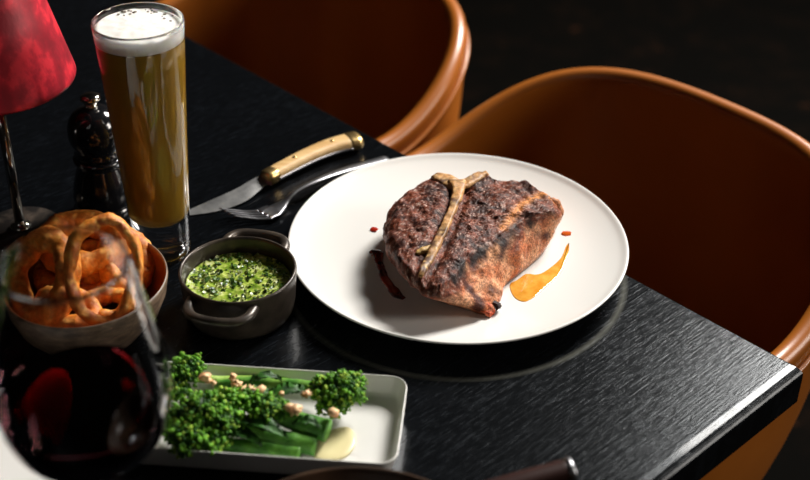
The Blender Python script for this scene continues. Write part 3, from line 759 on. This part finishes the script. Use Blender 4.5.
wi = [(max(.0005, r-wl+.0002), z+(.0020 if r < .01 else .0008 if r < .03 else 0)-.0002) for r, z in bo if z < lvl-.001]
rl = [r for r, z in bo if z < lvl][-1]-wl
wi += [(rl+.0003, lvl), (rl-.0010, lvl-.0006), (rl-.003, lvl-.0008), (.001, lvl-.0008)]
V, Fc = lathe(wi, 96); V = [Bv((v.x, v.y, v.z-.0775)) for v in V]
mesh('wine_liquid', (V, Fc), M['wine'], wn)

# ------------------------------------------------------------------ side plate, brown bowl, spoon
o = mesh('side_plate', lathe([(.001, .002), (.038, .002), (.040, 0), (.043, 0), (.046, .003), (.062, .008), (.0735, .0120), (.0745, .0130), (.0735, .0138), (.061, .0100), (.048, .0062), (.042, .0055), (.001, .0052)], 80), M['plate'], loc=(-.2930, .6660, T), subsurf=1)
tag(o, 'small white side plate behind the wine glass at the lower left corner', 'plate')
m = M['brown'] = mat('dark_brown_glaze', lin(58, 40, 30), .3)
noisecol(m, 40, [(.35, lin(44, 30, 22)), (.7, lin(84, 62, 46))])
o = mesh('brown_bowl', lathe([(.001, .003), (.045, .003), (.047, 0), (.053, 0), (.056, .003), (.078, .016), (.090, .034), (.0950, .050), (.0945, .0518), (.0930, .0522), (.0915, .0510), (.0865, .034), (.074, .019), (.05, .009), (.001, .007)], 96), M['brown'], loc=(-.029, .5270, T), subsurf=1)
tag(o, 'dark brown bowl whose far rim peeks over the bottom edge of the picture', 'bowl')
a, b = at(571, 469, .066), at(480, 494, .060)
u_ = (b-a).normalized()
ks = thing('serving_spoon', 'dark wooden-handled spoon with steel end cap resting across the brown bowl', 'spoon', (a.x, a.y, T))
hw = spline([a, a+u_*.03, a+u_*.07, a+u_*.095], 20)
mesh('handle', tube(hw, [.0080, .0082, .0074, .0058], 20, .75), M['dwood'], ks, world=True)
mesh('end_cap', tube([a-u_*.0016, a-u_*.0010, a+u_*.0005, a+u_*.0028], [.0060, .0084, .0088, .0085], 20, .78), M['steel'], ks, world=True)
q = a+u_*.09
mesh('shaft', tube(spline([q, q+u_*.02-Bv((0, 0, .004)), Bv((-.020, .553, T+.030)), Bv((-.034, .543, T+.020))], 20), [.0045, .0034, .0028, .0050], 12, .6), M['steel'], ks, world=True)
sv = []
for k, z in ((1, 0), (.8, -.0045), (.4, -.0075), (.05, -.0085)): sv.append([(-.045+.024*k*cos(2*pi*i/32), .537+.016*k*sin(2*pi*i/32), T+.0205+z) for i in range(32)])
mesh('spoon_bowl', loft(list(reversed([[(x, y, z-.0008) for x, y, z in r] for r in sv]))+sv, False, True), M['steel'], ks, world=True)

# ------------------------------------------------------------------ light
def area(name, loc, target, sx, sy, power, col):
    l = bpy.data.lights.new(name, 'AREA'); l.shape = 'RECTANGLE'; l.size = sx; l.size_y = sy; l.energy = power; l.color = col
    o = link(bpy.data.objects.new(name, l)); o.location = loc
    o.rotation_euler = (Vector(target)-Vector(loc)).to_track_quat('-Z', 'Y').to_euler(); return o
area('window_daylight', (1.62, 2.85, 2.75), (.05, .95, .75), .9, 1.0, 215, (1, .965, .915))
area('side_window_daylight', (2.9, .75, 1.75), (.1, .9, .75), .8, 1.1, 40, (1, .93, .85))
for x_ in (-.95, -.62):  # unseen strip lamps behind the camera, added for streak reflections on the glasses
    area('glass_streak_lamp', (x_, -1.1, 2.5), (0, .8, .75), .10, .9, .55, (1, .96, .92))
w = bpy.data.worlds.new('room_ambient'); SC.world = w; w.use_nodes = True
w.node_tree.nodes['Background'].inputs[0].default_value = (1, .86, .72, 1); w.node_tree.nodes['Background'].inputs[1].default_value = .003
SC.view_settings.view_transform = 'Standard'; SC.view_settings.look = 'None'; SC.view_settings.gamma = 1; SC.view_settings.exposure = 0
SC.view_settings.use_curve_mapping = False
